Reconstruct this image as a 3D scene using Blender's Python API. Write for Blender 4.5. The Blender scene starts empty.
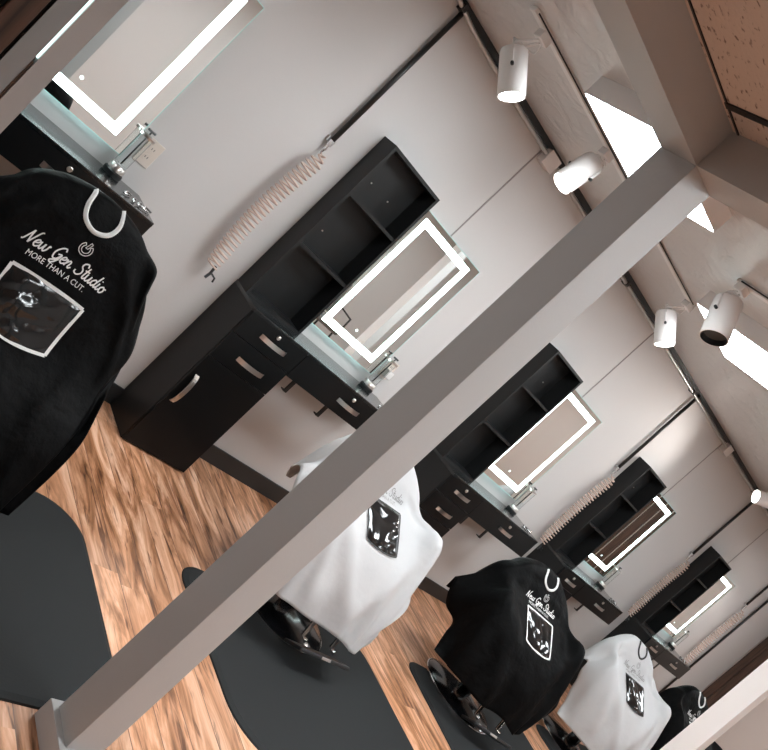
import bpy, bmesh, math, random
import numpy as np
from mathutils import Vector, Matrix, Euler
random.seed(7)
sc = bpy.context.scene
COL = sc.collection
PI = math.pi

# ------------------------------------------------------------------ materials
MATS = {}
def mat(name, color=(.5, .5, .5), rough=.5, metal=0., emit=None, es=0., spec=.5, trans=0., coat=0., bump=None, sheen=0., vary=None):
    m = bpy.data.materials.new(name); m.use_nodes = True
    nt = m.node_tree; b = nt.nodes['Principled BSDF']
    b.inputs['Base Color'].default_value = (*color, 1)
    b.inputs['Roughness'].default_value = rough
    b.inputs['Metallic'].default_value = metal
    b.inputs['Specular IOR Level'].default_value = spec
    b.inputs['Transmission Weight'].default_value = trans
    b.inputs['Coat Weight'].default_value = coat
    if sheen:
        b.inputs['Sheen Weight'].default_value = sheen
    if emit:
        b.inputs['Emission Color'].default_value = (*emit, 1)
        b.inputs['Emission Strength'].default_value = es
    tc = nt.nodes.new('ShaderNodeTexCoord')
    if bump:
        sx, strength, detail = bump[:3]
        n = nt.nodes.new('ShaderNodeTexNoise'); n.inputs['Scale'].default_value = sx
        n.inputs['Detail'].default_value = detail
        nt.links.new(tc.outputs['Object'], n.inputs['Vector'])
        bp = nt.nodes.new('ShaderNodeBump'); bp.inputs['Strength'].default_value = strength
        bp.inputs['Distance'].default_value = bump[3] if len(bump) > 3 else .01
        nt.links.new(n.outputs['Fac'], bp.inputs['Height'])
        nt.links.new(bp.outputs['Normal'], b.inputs['Normal'])
    if vary:
        sx, amt = vary
        n = nt.nodes.new('ShaderNodeTexNoise'); n.inputs['Scale'].default_value = sx; n.inputs['Detail'].default_value = 4
        nt.links.new(tc.outputs['Object'], n.inputs['Vector'])
        mx = nt.nodes.new('ShaderNodeMix'); mx.data_type = 'RGBA'
        mx.inputs['A'].default_value = (*[c * (1 - amt) for c in color], 1)
        mx.inputs['B'].default_value = (*[min(1, c * (1 + amt)) for c in color], 1)
        nt.links.new(n.outputs['Fac'], mx.inputs['Factor'])
        nt.links.new(mx.outputs['Result'], b.inputs['Base Color'])
    MATS[name] = m
    return m

mat('wall_paint', (.625, .608, .602), .6, bump=(60, .03, 3), vary=(2.0, .02))
mat('taupe_paint', (.47, .465, .462), .5, vary=(5, .03), bump=(90, .03, 2))
mat('post_white', (.78, .75, .74), .45)
mat('beige_wall', (.76, .66, .61), .6)
mat('black_board', (.011, .0115, .012), .45, spec=.35, bump=(220, .05, 2), vary=(30, .1))
mat('black_front', (.0035, .004, .0045), .34, spec=.25)
mat('black_gloss', (.006, .006, .007), .12, spec=.6)
mat('desk_top', (.014, .016, .017), .22, spec=.6, coat=.3)
mat('black_metal', (.012, .012, .013), .35, spec=.5)
mat('black_plastic', (.012, .013, .014), .3)
mat('black_leather', (.010, .010, .011), .28, spec=.6, bump=(120, .1, 3))
mat('chrome', (.75, .75, .76), .13, metal=1)
mat('brushed', (.72, .69, .66), .28, metal=1)
mat('galvanised', (.52, .52, .52), .33, metal=.9)
mat('white_metal', (.80, .77, .76), .35)
mat('white_plastic', (.82, .80, .78), .4)
mat('outlet_cream', (.74, .66, .59), .4)
mat('led', (1, 1, 1), .4, emit=(.78, 1, .98), es=6.0)
mat('led_back', (1, 1, 1), .4, emit=(.62, .98, 1), es=2.2)
mat('led_thin', (1, 1, 1), .4, emit=(.75, 1, .98), es=.8)
mat('led_dot', (1, 1, 1), .4, emit=(.75, 1, .95), es=1.2)
mat('diffuser', (1, 1, 1), .4, emit=(.90, .97, 1), es=14.2)
mat('lamp_on', (1, 1, 1), .4, emit=(1, .97, .93), es=14.)
mat('lamp_off', (.08, .085, .085), .25)
mat('mirror', (.90, .92, .91), .015, metal=1)
mat('glass_edge', (.55, .80, .76), .2, trans=.3, emit=(.5, .95, .9), es=.15)
mat('glass', (.97, .99, .985), .0, trans=1.)
MATS['glass'].node_tree.nodes['Principled BSDF'].inputs['IOR'].default_value = 1.18
mat('hose', (.86, .68, .60), .25, trans=.2)
mat('cape_black', (.002, .002, .0022), .55, spec=.07, bump=(9, .8, 6, .02))
mat('cape_white', (.56, .56, .57), .55, spec=.25, bump=(7, .35, 4, .02))
mat('print_white', (.82, .82, .81), .5)
mat('print_grey', (.20, .195, .19), .5)
mat('print_black', (.02, .02, .02), .5)
mat('vinyl', (.006, .007, .008), .12, spec=.5, coat=.25)
mat('rubber_mat', (.0125, .014, .015), .7, spec=.3, bump=(160, .15, 3, .004), vary=(6, .08))
mat('dark_trim', (.020, .021, .022), .4)
mat('seam_grey', (.33, .31, .30), .6)
mat('grey_fabric', (.16, .155, .15), .8)
mat('pale_green', (.62, .68, .64), .5)
mat('glass_shelf_grey', (.35, .35, .35), .2, metal=.6)

def plank_material():
    m = bpy.data.materials.new('laminate_floor'); m.use_nodes = True
    nt = m.node_tree; b = nt.nodes['Principled BSDF']; L = nt.links.new
    N = nt.nodes.new
    tc = N('ShaderNodeTexCoord'); sep = N('ShaderNodeSeparateXYZ'); L(tc.outputs['Object'], sep.inputs[0])
    def math_(op, a, bb=None, c=None):
        n = N('ShaderNodeMath'); n.operation = op
        for k, v in enumerate((a, bb, c)):
            if v is None: continue
            if isinstance(v, (int, float)): n.inputs[k].default_value = v
            else: L(v, n.inputs[k])
        return n.outputs[0]
    W = .128
    col = math_('FLOOR', math_('DIVIDE', sep.outputs['X'], W))
    wn = N('ShaderNodeTexWhiteNoise'); wn.noise_dimensions = '1D'; L(col, wn.inputs['W'])
    off = math_('MULTIPLY', wn.outputs['Value'], 1.2)
    row = math_('FLOOR', math_('DIVIDE', math_('ADD', sep.outputs['Y'], off), 1.2))
    comb = N('ShaderNodeCombineXYZ'); L(col, comb.inputs[0]); L(row, comb.inputs[1])
    wn2 = N('ShaderNodeTexWhiteNoise'); wn2.noise_dimensions = '3D'; L(comb.outputs[0], wn2.inputs['Vector'])
    # grain coordinates: stretched along Y, shifted per plank
    gx = math_('ADD', math_('MULTIPLY', sep.outputs['X'], 1.0), math_('MULTIPLY', wn2.outputs['Value'], 37.))
    gv = N('ShaderNodeCombineXYZ'); L(gx, gv.inputs[0]); L(math_('MULTIPLY', sep.outputs['Y'], .17), gv.inputs[1])
    n1 = N('ShaderNodeTexNoise'); n1.inputs['Scale'].default_value = 11; n1.inputs['Detail'].default_value = 7; n1.inputs['Roughness'].default_value = .62
    n1.inputs['Distortion'].default_value = 1.5
    L(gv.outputs[0], n1.inputs['Vector'])
    r1 = N('ShaderNodeValToRGB'); e = r1.color_ramp.elements
    e[0].position = .30; e[0].color = (.10, .042, .022, 1)
    e[1].position = .70; e[1].color = (.80, .53, .39, 1)
    x = e.new(.42); x.color = (.32, .155, .085, 1)
    x = e.new(.53); x.color = (.56, .30, .185, 1)
    L(n1.outputs['Fac'], r1.inputs['Fac'])
    # sap streaks, dark
    gv2 = N('ShaderNodeCombineXYZ'); L(gx, gv2.inputs[0]); L(math_('MULTIPLY', sep.outputs['Y'], .12), gv2.inputs[1])
    n2 = N('ShaderNodeTexNoise'); n2.inputs['Scale'].default_value = 30; n2.inputs['Detail'].default_value = 3; n2.inputs['Distortion'].default_value = 1.2
    L(gv2.outputs[0], n2.inputs['Vector'])
    r2 = N('ShaderNodeValToRGB'); e = r2.color_ramp.elements
    e[0].position = .31; e[0].color = (.17, .11, .08, 1); e[1].position = .42; e[1].color = (1, 1, 1, 1)
    L(n2.outputs['Fac'], r2.inputs['Fac'])
    mul = N('ShaderNodeMix'); mul.data_type = 'RGBA'; mul.blend_type = 'MULTIPLY'; mul.inputs['Factor'].default_value = .85
    L(r1.outputs['Color'], mul.inputs['A']); L(r2.outputs['Color'], mul.inputs['B'])
    # knots
    vo = N('ShaderNodeTexVoronoi'); vo.inputs['Scale'].default_value = 2.6
    kv = N('ShaderNodeCombineXYZ'); L(math_('MULTIPLY', sep.outputs['X'], 1.6), kv.inputs[0]); L(math_('MULTIPLY', sep.outputs['Y'], .8), kv.inputs[1])
    L(kv.outputs[0], vo.inputs['Vector'])
    r3 = N('ShaderNodeValToRGB'); e = r3.color_ramp.elements
    e[0].position = .02; e[0].color = (.22, .14, .10, 1); e[1].position = .11; e[1].color = (1, 1, 1, 1)
    L(vo.outputs['Distance'], r3.inputs['Fac'])
    mul2 = N('ShaderNodeMix'); mul2.data_type = 'RGBA'; mul2.blend_type = 'MULTIPLY'; mul2.inputs['Factor'].default_value = .8
    L(mul.outputs['Result'], mul2.inputs['A']); L(r3.outputs['Color'], mul2.inputs['B'])
    # plank tone
    hs = N('ShaderNodeHueSaturation'); L(mul2.outputs['Result'], hs.inputs['Color'])
    L(math_('MULTIPLY_ADD', wn2.outputs['Value'], .35, .96), hs.inputs['Value']); hs.inputs['Saturation'].default_value = 1.08
    L(hs.outputs['Color'], b.inputs['Base Color'])
    # joints
    fx = math_('FRACT', math_('DIVIDE', sep.outputs['X'], W))
    gap = math_('LESS_THAN', math_('ABSOLUTE', math_('SUBTRACT', fx, .5)), .487)
    mix = N('ShaderNodeMix'); mix.data_type = 'RGBA'; mix.inputs['A'].default_value = (.16, .075, .045, 1)
    L(gap, mix.inputs['Factor']); L(hs.outputs['Color'], mix.inputs['B']); L(mix.outputs['Result'], b.inputs['Base Color'])
    b.inputs['Roughness'].default_value = .33
    bp = N('ShaderNodeBump'); bp.inputs['Strength'].default_value = .12; bp.inputs['Distance'].default_value = .004
    L(n1.outputs['Fac'], bp.inputs['Height']); L(bp.outputs['Normal'], b.inputs['Normal'])
    MATS['laminate_floor'] = m

def plaster_material():
    m = bpy.data.materials.new('plaster_ceiling'); m.use_nodes = True
    nt = m.node_tree; b = nt.nodes['Principled BSDF']; L = nt.links.new; N = nt.nodes.new
    b.inputs['Base Color'].default_value = (.62, .595, .585, 1); b.inputs['Roughness'].default_value = .28
    tc = N('ShaderNodeTexCoord')
    n = N('ShaderNodeTexNoise'); n.inputs['Scale'].default_value = 7; n.inputs['Detail'].default_value = 6; n.inputs['Distortion'].default_value = 1.0
    L(tc.outputs['Object'], n.inputs['Vector'])
    r = N('ShaderNodeValToRGB'); r.color_ramp.elements[0].position = .42; r.color_ramp.elements[1].position = .62
    L(n.outputs['Fac'], r.inputs['Fac'])
    bp = N('ShaderNodeBump'); bp.inputs['Strength'].default_value = .26; bp.inputs['Distance'].default_value = .012
    L(r.outputs['Color'], bp.inputs['Height']); L(bp.outputs['Normal'], b.inputs['Normal'])
    MATS['plaster_ceiling'] = m

def tile_material():
    m = bpy.data.materials.new('acoustic_tile'); m.use_nodes = True
    nt = m.node_tree; b = nt.nodes['Principled BSDF']; L = nt.links.new; N = nt.nodes.new
    tc = N('ShaderNodeTexCoord'); mp = N('ShaderNodeMapping'); mp.inputs['Scale'].default_value = (55, 95, 1)
    L(tc.outputs['Object'], mp.inputs[0])
    n = N('ShaderNodeTexNoise'); n.inputs['Scale'].default_value = 1.0; n.inputs['Detail'].default_value = 3
    L(mp.outputs[0], n.inputs['Vector'])
    r = N('ShaderNodeValToRGB'); e = r.color_ramp.elements
    e[0].position = .29; e[0].color = (.20, .15, .125, 1); e[1].position = .40; e[1].color = (.66, .58, .53, 1)
    L(n.outputs['Fac'], r.inputs['Fac']); L(r.outputs['Color'], b.inputs['Base Color'])
    b.inputs['Roughness'].default_value = .85
    bp = N('ShaderNodeBump'); bp.inputs['Strength'].default_value = .5; bp.inputs['Distance'].default_value = .004
    L(n.outputs['Fac'], bp.inputs['Height']); L(bp.outputs['Normal'], b.inputs['Normal'])
    MATS['acoustic_tile'] = m

def wood_material():
    m = bpy.data.materials.new('dark_wood'); m.use_nodes = True
    nt = m.node_tree; b = nt.nodes['Principled BSDF']; L = nt.links.new; N = nt.nodes.new
    tc = N('ShaderNodeTexCoord'); mp = N('ShaderNodeMapping'); mp.inputs['Scale'].default_value = (40, 40, 2.2)
    L(tc.outputs['Object'], mp.inputs[0])
    n = N('ShaderNodeTexNoise'); n.inputs['Scale'].default_value = 1.0; n.inputs['Detail'].default_value = 5; n.inputs['Distortion'].default_value = .8
    L(mp.outputs[0], n.inputs['Vector'])
    r = N('ShaderNodeValToRGB'); e = r.color_ramp.elements
    e[0].position = .3; e[0].color = (.030, .016, .011, 1); e[1].position = .7; e[1].color = (.125, .066, .043, 1)
    L(n.outputs['Fac'], r.inputs['Fac']); L(r.outputs['Color'], b.inputs['Base Color'])
    b.inputs['Roughness'].default_value = .4
    MATS['dark_wood'] = m
plank_material(); plaster_material(); tile_material(); wood_material()

# ------------------------------------------------------------------ mesh helpers
def link(name, me, material, parent=None, smooth=False, loc=None):
    o = bpy.data.objects.new(name, me); COL.objects.link(o)
    if material: me.materials.append(MATS[material])
    if parent: o.parent = parent
    if loc: o.location = loc
    if smooth:
        for p in me.polygons: p.use_smooth = True
    return o
def obj(name, bm, material, parent=None, smooth=False, loc=None, auto=None):
    me = bpy.data.meshes.new(name)
    bmesh.ops.recalc_face_normals(bm, faces=bm.faces[:])
    if auto:
        for f in bm.faces: f.smooth = True
        for e in bm.edges:
            if len(e.link_faces) == 2 and e.calc_face_angle(0) > math.radians(auto): e.smooth = False
    bm.to_mesh(me); bm.free()
    return link(name, me, material, parent, smooth, loc)
def thing(name, label, cat, loc=(0, 0, 0), rotz=0, group=None):
    o = bpy.data.objects.new(name, None); COL.objects.link(o); o.empty_display_size = .1
    o.location = loc; o.rotation_euler = (0, 0, rotz); o['label'] = label; o['category'] = cat
    if group: o['group'] = group
    return o
def tag(o, label, cat, group=None):
    o['label'] = label; o['category'] = cat
    if group: o['group'] = group
    return o
def struct(name, bm, m, **k):
    o = obj(name, bm, m, **k); o['kind'] = 'structure'; return o
def NB(): return bmesh.new()
def box(bm, x0, x1, y0, y1, z0, z1, bev=0, seg=2):
    r = bmesh.ops.create_cube(bm, size=1, matrix=Matrix.Translation(((x0+x1)/2, (y0+y1)/2, (z0+z1)/2)) @ Matrix.Diagonal((abs(x1-x0), abs(y1-y0), abs(z1-z0), 1)))
    if bev:
        es = set(e for v in r['verts'] for e in v.link_edges)
        bmesh.ops.bevel(bm, geom=list(es), offset=bev, segments=seg, profile=.5, affect='EDGES')
    return bm
def B(*a, **k): return box(NB(), *a, **k)
def tube(bm, pts, r, seg=10, closed=False, rz=None):
    pts = [Vector(p) for p in pts]; n = len(pts); rings = []
    up = Vector((0, 0, 1)); prev = None
    for i, p in enumerate(pts):
        a = pts[(i-1) % n] if (closed or i > 0) else p
        b = pts[(i+1) % n] if (closed or i < n-1) else p
        t = (b-a).normalized()
        if prev is None:
            s = t.cross(up)
            if s.length < 1e-3: s = t.cross(Vector((1, 0, 0)))
        else:
            s = prev - t*prev.dot(t)
        s.normalize(); prev = s; q = t.cross(s)
        rr = r[i] if isinstance(r, (list, tuple)) else r
        r2 = rz if rz else rr
        rings.append([bm.verts.new(p + s*math.cos(2*PI*k/seg)*rr + q*math.sin(2*PI*k/seg)*r2) for k in range(seg)])
    m = n if closed else n-1
    for i in range(m):
        A, Bq = rings[i], rings[(i+1) % n]
        for k in range(seg): bm.faces.new((A[k], A[(k+1) % seg], Bq[(k+1) % seg], Bq[k]))
    if not closed:
        bm.faces.new(rings[0][::-1]); bm.faces.new(rings[-1])
    return bm
def lathe(bm, prof, seg=24, c=(0, 0, 0), caps=True):
    rings = []
    for r, z in prof:
        if r < 1e-5: rings.append([bm.verts.new((c[0], c[1], c[2]+z))])
        else: rings.append([bm.verts.new((c[0]+r*math.cos(2*PI*k/seg), c[1]+r*math.sin(2*PI*k/seg), c[2]+z)) for k in range(seg)])
    for A, Bq in zip(rings, rings[1:]):
        for k in range(seg):
            k2 = (k+1) % seg
            if len(A) == 1 and len(Bq) == 1: continue
            if len(A) == 1: bm.faces.new((A[0], Bq[k], Bq[k2]))
            elif len(Bq) == 1: bm.faces.new((A[k], A[k2], Bq[0]))
            else: bm.faces.new((A[k], A[k2], Bq[k2], Bq[k]))
    if caps:
        if len(rings[0]) > 1: bm.faces.new(rings[0][::-1])
        if len(rings[-1]) > 1: bm.faces.new(rings[-1])
    return bm
def xf(bm, M): bmesh.ops.transform(bm, matrix=M, verts=bm.verts[:]); return bm
def copy_tree(src, loc=None, rotz=None, label=None, parent=None):
    c = src.copy(); COL.objects.link(c)
    if parent: c.parent = parent
    if loc is not None: c.location = loc
    if rotz is not None: c.rotation_euler = (0, 0, rotz)
    if label: c['label'] = label
    for ch in list(src.children): copy_tree(ch, parent=c)
    return c
def cr(pts, n):
    """open Catmull-Rom through pts, n samples per span"""
    P = np.array(pts, float); P = np.vstack([2*P[0]-P[1], P, 2*P[-1]-P[-2]]); out = []
    for i in range(1, len(P)-2):
        for k in range(n):
            t = k/n
            out.append(.5*((2*P[i]) + (P[i+1]-P[i-1])*t + (2*P[i-1]-5*P[i]+4*P[i+1]-P[i+2])*t*t + (-P[i-1]+3*P[i]-3*P[i+1]+P[i+2])*t**3))
    out.append(P[-2]); return np.array(out)

# ------------------------------------------------------------------ the room
ZC = 2.4386
ZB, ZT = 2.0577, 2.162
PX0, PX1 = -.6855, -.5802
PYN, PYF = -2.065, -1.9466
XL, XR, YF = -3.4, 8.24, -5.6
struct('floor', B(XL-.1, XR+.1, YF-.1, .1, -.08, 0), 'laminate_floor')
struct('ceiling', B(XL-.1, XR+.1, YF-.1, .1, ZC, ZC+.08), 'plaster_ceiling')
struct('ceiling_dropped', B(XL, PX0, YF, PYN, ZT, ZT+.03), 'acoustic_tile')
struct('wall_back', B(XL-.1, XR+.1, 0, .1, 0, ZC), 'wall_paint')
struct('wall_right', B(XR, XR+.1, YF, 0, 0, ZC), 'beige_wall')
struct('wall_left', B(XL-.1, XL, YF, 0, 0, ZC), 'wall_paint')
struct('wall_front', B(XL-.1, XR+.1, YF-.1, YF, 0, ZC), 'wall_paint')
struct('baseboard_back', B(XL, XR, -.014, 0, 0, .10, bev=.003), 'dark_trim')
struct('baseboard_right', B(XR-.014, XR, YF, -.014, 0, .10, bev=.003), 'dark_trim')
# black trim along the top of the back wall, seams between the wall boards
struct('trim_1', B(XL, XR, -.016, 0, ZC-.032, ZC), 'dark_trim')
n = 2
for xs in (-1.10, .705, 2.497, 4.21, 6.03):
    struct('trim_%d' % n, B(xs-.004, xs+.004, -.003, 0, .98, ZC-.032), 'seam_grey'); n += 1
# black T-bars of the dropped ceiling
for xs in (-.775, -1.385, -1.995, -2.605, -3.215):
    struct('trim_%d' % n, B(xs-.009, xs+.009, YF, PYN-.012, ZT-.004, ZT), 'black_metal'); n += 1
struct('trim_%d' % n, B(XL, PX0, PYN-.019, PYN-.014, ZT-.003, ZT), 'black_metal'); n += 1
# seen in the mirrors: pale door panels on the far side of the room
struct('door_1', B(3.9, 4.75, YF, YF+.04, 0, 2.1, bev=.006), 'pale_green')
struct('trim_%d' % n, B(3.75, 3.9, YF, YF+.03, 0, 2.15), 'post_white'); n += 1
struct('trim_%d' % n, B(-.6, .12, YF, YF+.03, 0, 2.4), 'post_white'); n += 1

# beams and posts
t = thing('ceiling_beam', 'taupe boxed ceiling beam running along the stations overhead to the post top', 'beam', (PX1-1.3, (PYN+PYF)/2, ZB))
b_ = obj('beam_casing', B(XL, PX1, PYN, PYF, ZB, ZC), 'taupe_paint', t); b_.location = -Vector(t.location)
t = thing('ceiling_beam', 'taupe boxed ceiling beam running away from the wall at the post top, right of the tan tiles', 'beam', ((PX0+PX1)/2, -3.5, ZB))
b_ = obj('beam_casing', B(PX0, PX1, YF, PYN, ZB, ZC), 'taupe_paint', t); b_.location = -Vector(t.location)
t = thing('support_post', 'long taupe square post crossing the whole picture in front of the stations', 'post', ((PX0+PX1)/2, (PYN+PYF)/2, 0))
o = obj('post_shaft', B(PX0, PX1, PYN, PYF, .06, ZB, bev=.0015), 'taupe_paint', t); o.location = -Vector(t.location)
o = obj('plinth', B(PX0-.0203, PX1+.0203, PYN-.0213, PYF+.0213, 0, .0636, bev=.002), 'taupe_paint', t); o.location = -Vector(t.location)
t = thing('support_post', 'white post at the lower right corner, in front of the last black cape', 'post', (2.519, -2.0, 0))
o = obj('post_shaft', B(2.475, 2.563, -2.051, -1.946, .06, ZC, bev=.0015), 'post_white', t); o.location = -Vector(t.location)
o = obj('plinth', B(2.455, 2.583, -2.071, -1.926, 0, .0636, bev=.002), 'post_white', t); o.location = -Vector(t.location)

# partition with wooden slats and a lit mirror strip, at the left edge under the beam
t = thing('slatted_partition', 'partition clad in dark wood slats with a thin light strip, at the top left corner', 'partition', (-2.4, -2.0, 0))
def part(name, bm, m, p, **k):
    o = obj(name, bm, m, p, **k); o.location = Vector(o.location) - Vector(p.location); return o
part('end_post', B(-1.744, -1.712, -2.0, -1.95, 0, ZB), 'taupe_paint', t)
part('backing', B(-3.1, -1.744, -1.985, -1.96, 0, ZB), 'black_board', t)
o = part('mirror_strip', B(-1.778, -1.7485, -1.997, -1.985, 1.10, ZB), 'glass_shelf_grey', t)
part('light_strip', B(-1.7470, -1.7450, -1.9965, -1.985, 1.256, ZB), 'led_thin', t)
part('slat_edge', B(-1.7485, -1.7445, -1.998, -1.985, 0, 1.248), 'dark_wood', t)
x = -1.784
while x > -3.05:
    part('slat', B(x-.036, x, -2.0, -1.985, 0, ZB, bev=.002), 'dark_wood', t); x -= .047

# wooden panels on the end wall
t = thing('wood_slat_panel', 'dark brown vertical wood panel on the end wall in the back corner', 'wall panel', (XR, -.25, 0))
part('panel_backing', B(XR-.012, XR, -.46, -.017, .10, ZC-.033), 'black_board', t)
for k in range(5):
    y = -.03-k*.086
    part('slat', B(XR-.03, XR-.012, y-.082, y, .10, ZC-.033, bev=.003), 'dark_wood', t)
t = thing('wood_slat_panel', 'dark brown slatted panel with pale gaps on the end wall, reflected in the mirrors', 'wall panel', (XR, -2.0, 0))
part('panel_backing', B(XR-.012, XR, -2.75, -1.65, .10, ZC-.02), 'outlet_cream', t)
for k in range(8):
    y = -1.65-k*.137
    part('slat', B(XR-.03, XR-.012, y-.118, y, .10, ZC-.02, bev=.003), 'dark_wood', t)

# ------------------------------------------------------------------ ceiling fixtures
def ceiling_light(cx, cy, label, sx=.505, sy=.468):
    t = thing('ceiling_light', label, 'ceiling light', (cx, cy, ZC), 0, 'box ceiling lights')
    h = .085
    bm = NB()
    box(bm, -sx/2, sx/2, -sy/2, sy/2, -h, 0)
    for f in bm.faces[:]:
        if f.calc_center_median().z < -h+.001:
            r = bmesh.ops.inset_region(bm, faces=[f], thickness=.006, depth=-.004)
    obj('housing', bm, 'white_metal', t)
    obj('diffuser', B(-sx/2+.006, sx/2-.006, -sy/2+.006, sy/2-.006, -h-.002, -h+.006), 'diffuser', t)
    return t
CL = ceiling_light(.127, -1.160, 'lit box ceiling light next to the taupe beam, the larger one near the top')
copy_tree(CL, (1.505, -1.18, ZC), label='lit box ceiling light at the right edge, behind the unlit spotlight')
for x, y, lb in ((4.5, -1.9, 'added fill light box farther down the room past the white post'), (6.9, -1.6, 'added fill light box near the end wall'),
                 (.15, -3.1, 'added fill light box behind the viewer, nearest the taupe beam'), (.15, -3.8, 'added fill light box behind the viewer, second from the taupe beam'), (.85, -3.3, 'added fill light box behind the viewer beside the end of the light track'), (1.6, -4.2, 'added fill light box behind the viewer by the pale door'),
                 (4.6, -4.1, 'added fill light box behind the viewer, middle of the room'), (7.0, -4.0, 'added fill light box behind the viewer, by the end wall'),
                 (2.95, -1.32, 'added fill light box past the unlit spotlight, outside the right edge'), (-2.75, -1.3, 'added fill light box behind the slatted partition')):
    copy_tree(CL, (x, y, ZC), label=lb)  # unseen fill fixtures, added to brighten the post, walls and room

def track(name_label, x0, x1, y0, y1):
    along_x = abs(x1-x0) > abs(y1-y0)
    t = thing('lighting_track', name_label, 'light track', ((x0+x1)/2, (y0+y1)/2, ZC))
    L_ = (abs(x1-x0) if along_x else abs(y1-y0))/2
    M = Matrix.Rotation(0 if along_x else PI/2, 4, 'Z')
    obj('rail', xf(B(-L_, L_, -.017, .017, -.018, 0, bev=.002), M), 'white_metal', t)
    for s_ in (-1, 1): obj('slot', xf(B(-L_+.01, L_-.01, s_*.018-.0015, s_*.018+.0015, -.012, -.006), M), 'black_metal', t)
    for s_ in (-1, 1): obj('end_cap', xf(B(s_*(L_+.006)-.006, s_*(L_+.006)+.006, -.019, .019, -.02, 0, bev=.004), M), 'white_metal', t)
    return t
track('white light track along the ceiling above the stations', -.36, 1.60, -.68, -.68)
track('white light track running away from the wall at the right edge', .9, .9, -3.0, -1.27)
track('white light track along the ceiling at the far end of the room', 4.03, 6.6, -.62, -.62)

def spotlight(mount, center, d, label, on=True, length=.185, r=.054, power=60., beam=70):
    """cylindrical track head: mount point on the track, centre of the can, aim direction"""
    d = Vector(d).normalized(); c = Vector(center); mt = Vector(mount)
    t = thing('track_spotlight', label, 'spotlight', mt, 0, 'white track spotlights')
    q = d.to_track_quat('-Z', 'Y').to_matrix().to_4x4()
    M = Matrix.Translation(c-mt) @ q
    h = length/2
    bm = lathe(NB(), [(0, h), (r*.75, h), (r*.93, h-.006), (r, h-.02), (r, -h), (r*.93, -h), (r*.90, -h+.03), (r*.86, -h+.05), (0, -h+.05)], 28)
    obj('housing', xf(bm, M), 'white_metal', t, auto=35)
    bm = lathe(NB(), [(0, -h+.030), (r*.895, -h+.030), (r*.895, -h+.024), (0, -h+.020)], 28)
    obj('lens', xf(bm, M), 'lamp_on' if on else 'lamp_off', t, smooth=False)
    if on:
        bm = lathe(NB(), [(r*.90, -h+.028), (r*.925, -h-.0005), (r*.905, -h-.0005), (r*.88, -h+.028)], 28, caps=False)
        obj('reflector', xf(bm, M), 'white_metal', t)
    else:
        bm = lathe(NB(), [(r*.92, -h+.001), (r*.88, -h-.001), (r*.80, -h+.025), (r*.88, -h+.026)], 28, caps=False)
        obj('reflector', xf(bm, M), 'black_metal', t)
    # mounting block and yoke
    obj('mount', B(-.03, .03, -.022, .022, -.05, -.016, bev=.004), 'white_metal', t)
    side = d.cross(Vector((0, 0, 1)))
    if side.length < .1: side = Vector((1, 0, 0))
    side.normalize(); cc = c-mt
    top = Vector((0, 0, -.05)); back = cc - d*(h+.012)
    for s in (-1, 1):
        p0 = top + side*s*.012; p1 = back + side*s*.035; p2 = cc - d*(h*.7) + side*s*(r+.006); p3 = cc - d*.01 + side*s*(r+.006)
        obj('yoke_arm', tube(NB(), [p0, p1, p2, p3], .0055, 6), 'white_metal', t)
    for s in (-1, 1):
        obj('pivot_screw', tube(NB(), [cc - d*.01 + side*s*(r+.001), cc - d*.01 + side*s*(r+.015)], .007, 8), 'black_metal', t)
    bm = NB(); pts = cr([top+Vector((.02, 0, 0)), top*.5+back*.5+Vector((.05, 0, .0)), back+side*.02-d*.02, back+side*.01+d*.02], 6)
    tube(bm, [tuple(p) for p in pts], .003, 6); obj('lamp_cord', bm, 'white_plastic', t)
    if on:
        ld = bpy.data.lights.new('spot_bulb', 'SPOT'); ld.energy = power; ld.color = (1, .95, .90)
        ld.spot_size = math.radians(beam); ld.spot_blend = 1.0; ld.shadow_soft_size = .035
        lo = bpy.data.objects.new('bulb', ld); COL.objects.link(lo); lo.parent = t
        lo.matrix_local = Matrix.Translation(cc + d*(h-.005)) @ q
    return t
spotlight((-.25, -.68, ZC), (-.232, -.68, 2.245), (.40, -.56, -.72), 'lit white spotlight at the near end of the track, top centre', power=9)
spotlight((.40, -.68, ZC), (.385, -.66, 2.275), (-.30, -.10, -.94), 'second lit white spotlight on the track, above the bright wall seam', power=22)
spotlight((1.585, -.68, ZC), (1.60, -.68, 2.25), (.26, -.60, -.72), 'third lit white spotlight, right of the taupe post near the far wall trim', power=18)
spotlight((.90, -1.30, ZC), (.915, -1.33, 2.265), (-.10, -.50, -.86), 'unlit white spotlight with a dark lens, at the right edge', on=False, length=.20, r=.06)
spotlight((4.09, -.62, ZC), (4.07, -.645, 2.255), (-.72, .50, -.42), 'white spotlight at the right edge farthest away, shining along the wall', power=13, beam=110)
spotlight((6.3, -.62, ZC), (6.25, -.60, 2.30), (.3, .3, -.9), 'white spotlight on the far track near the end wall', power=16)

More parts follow.
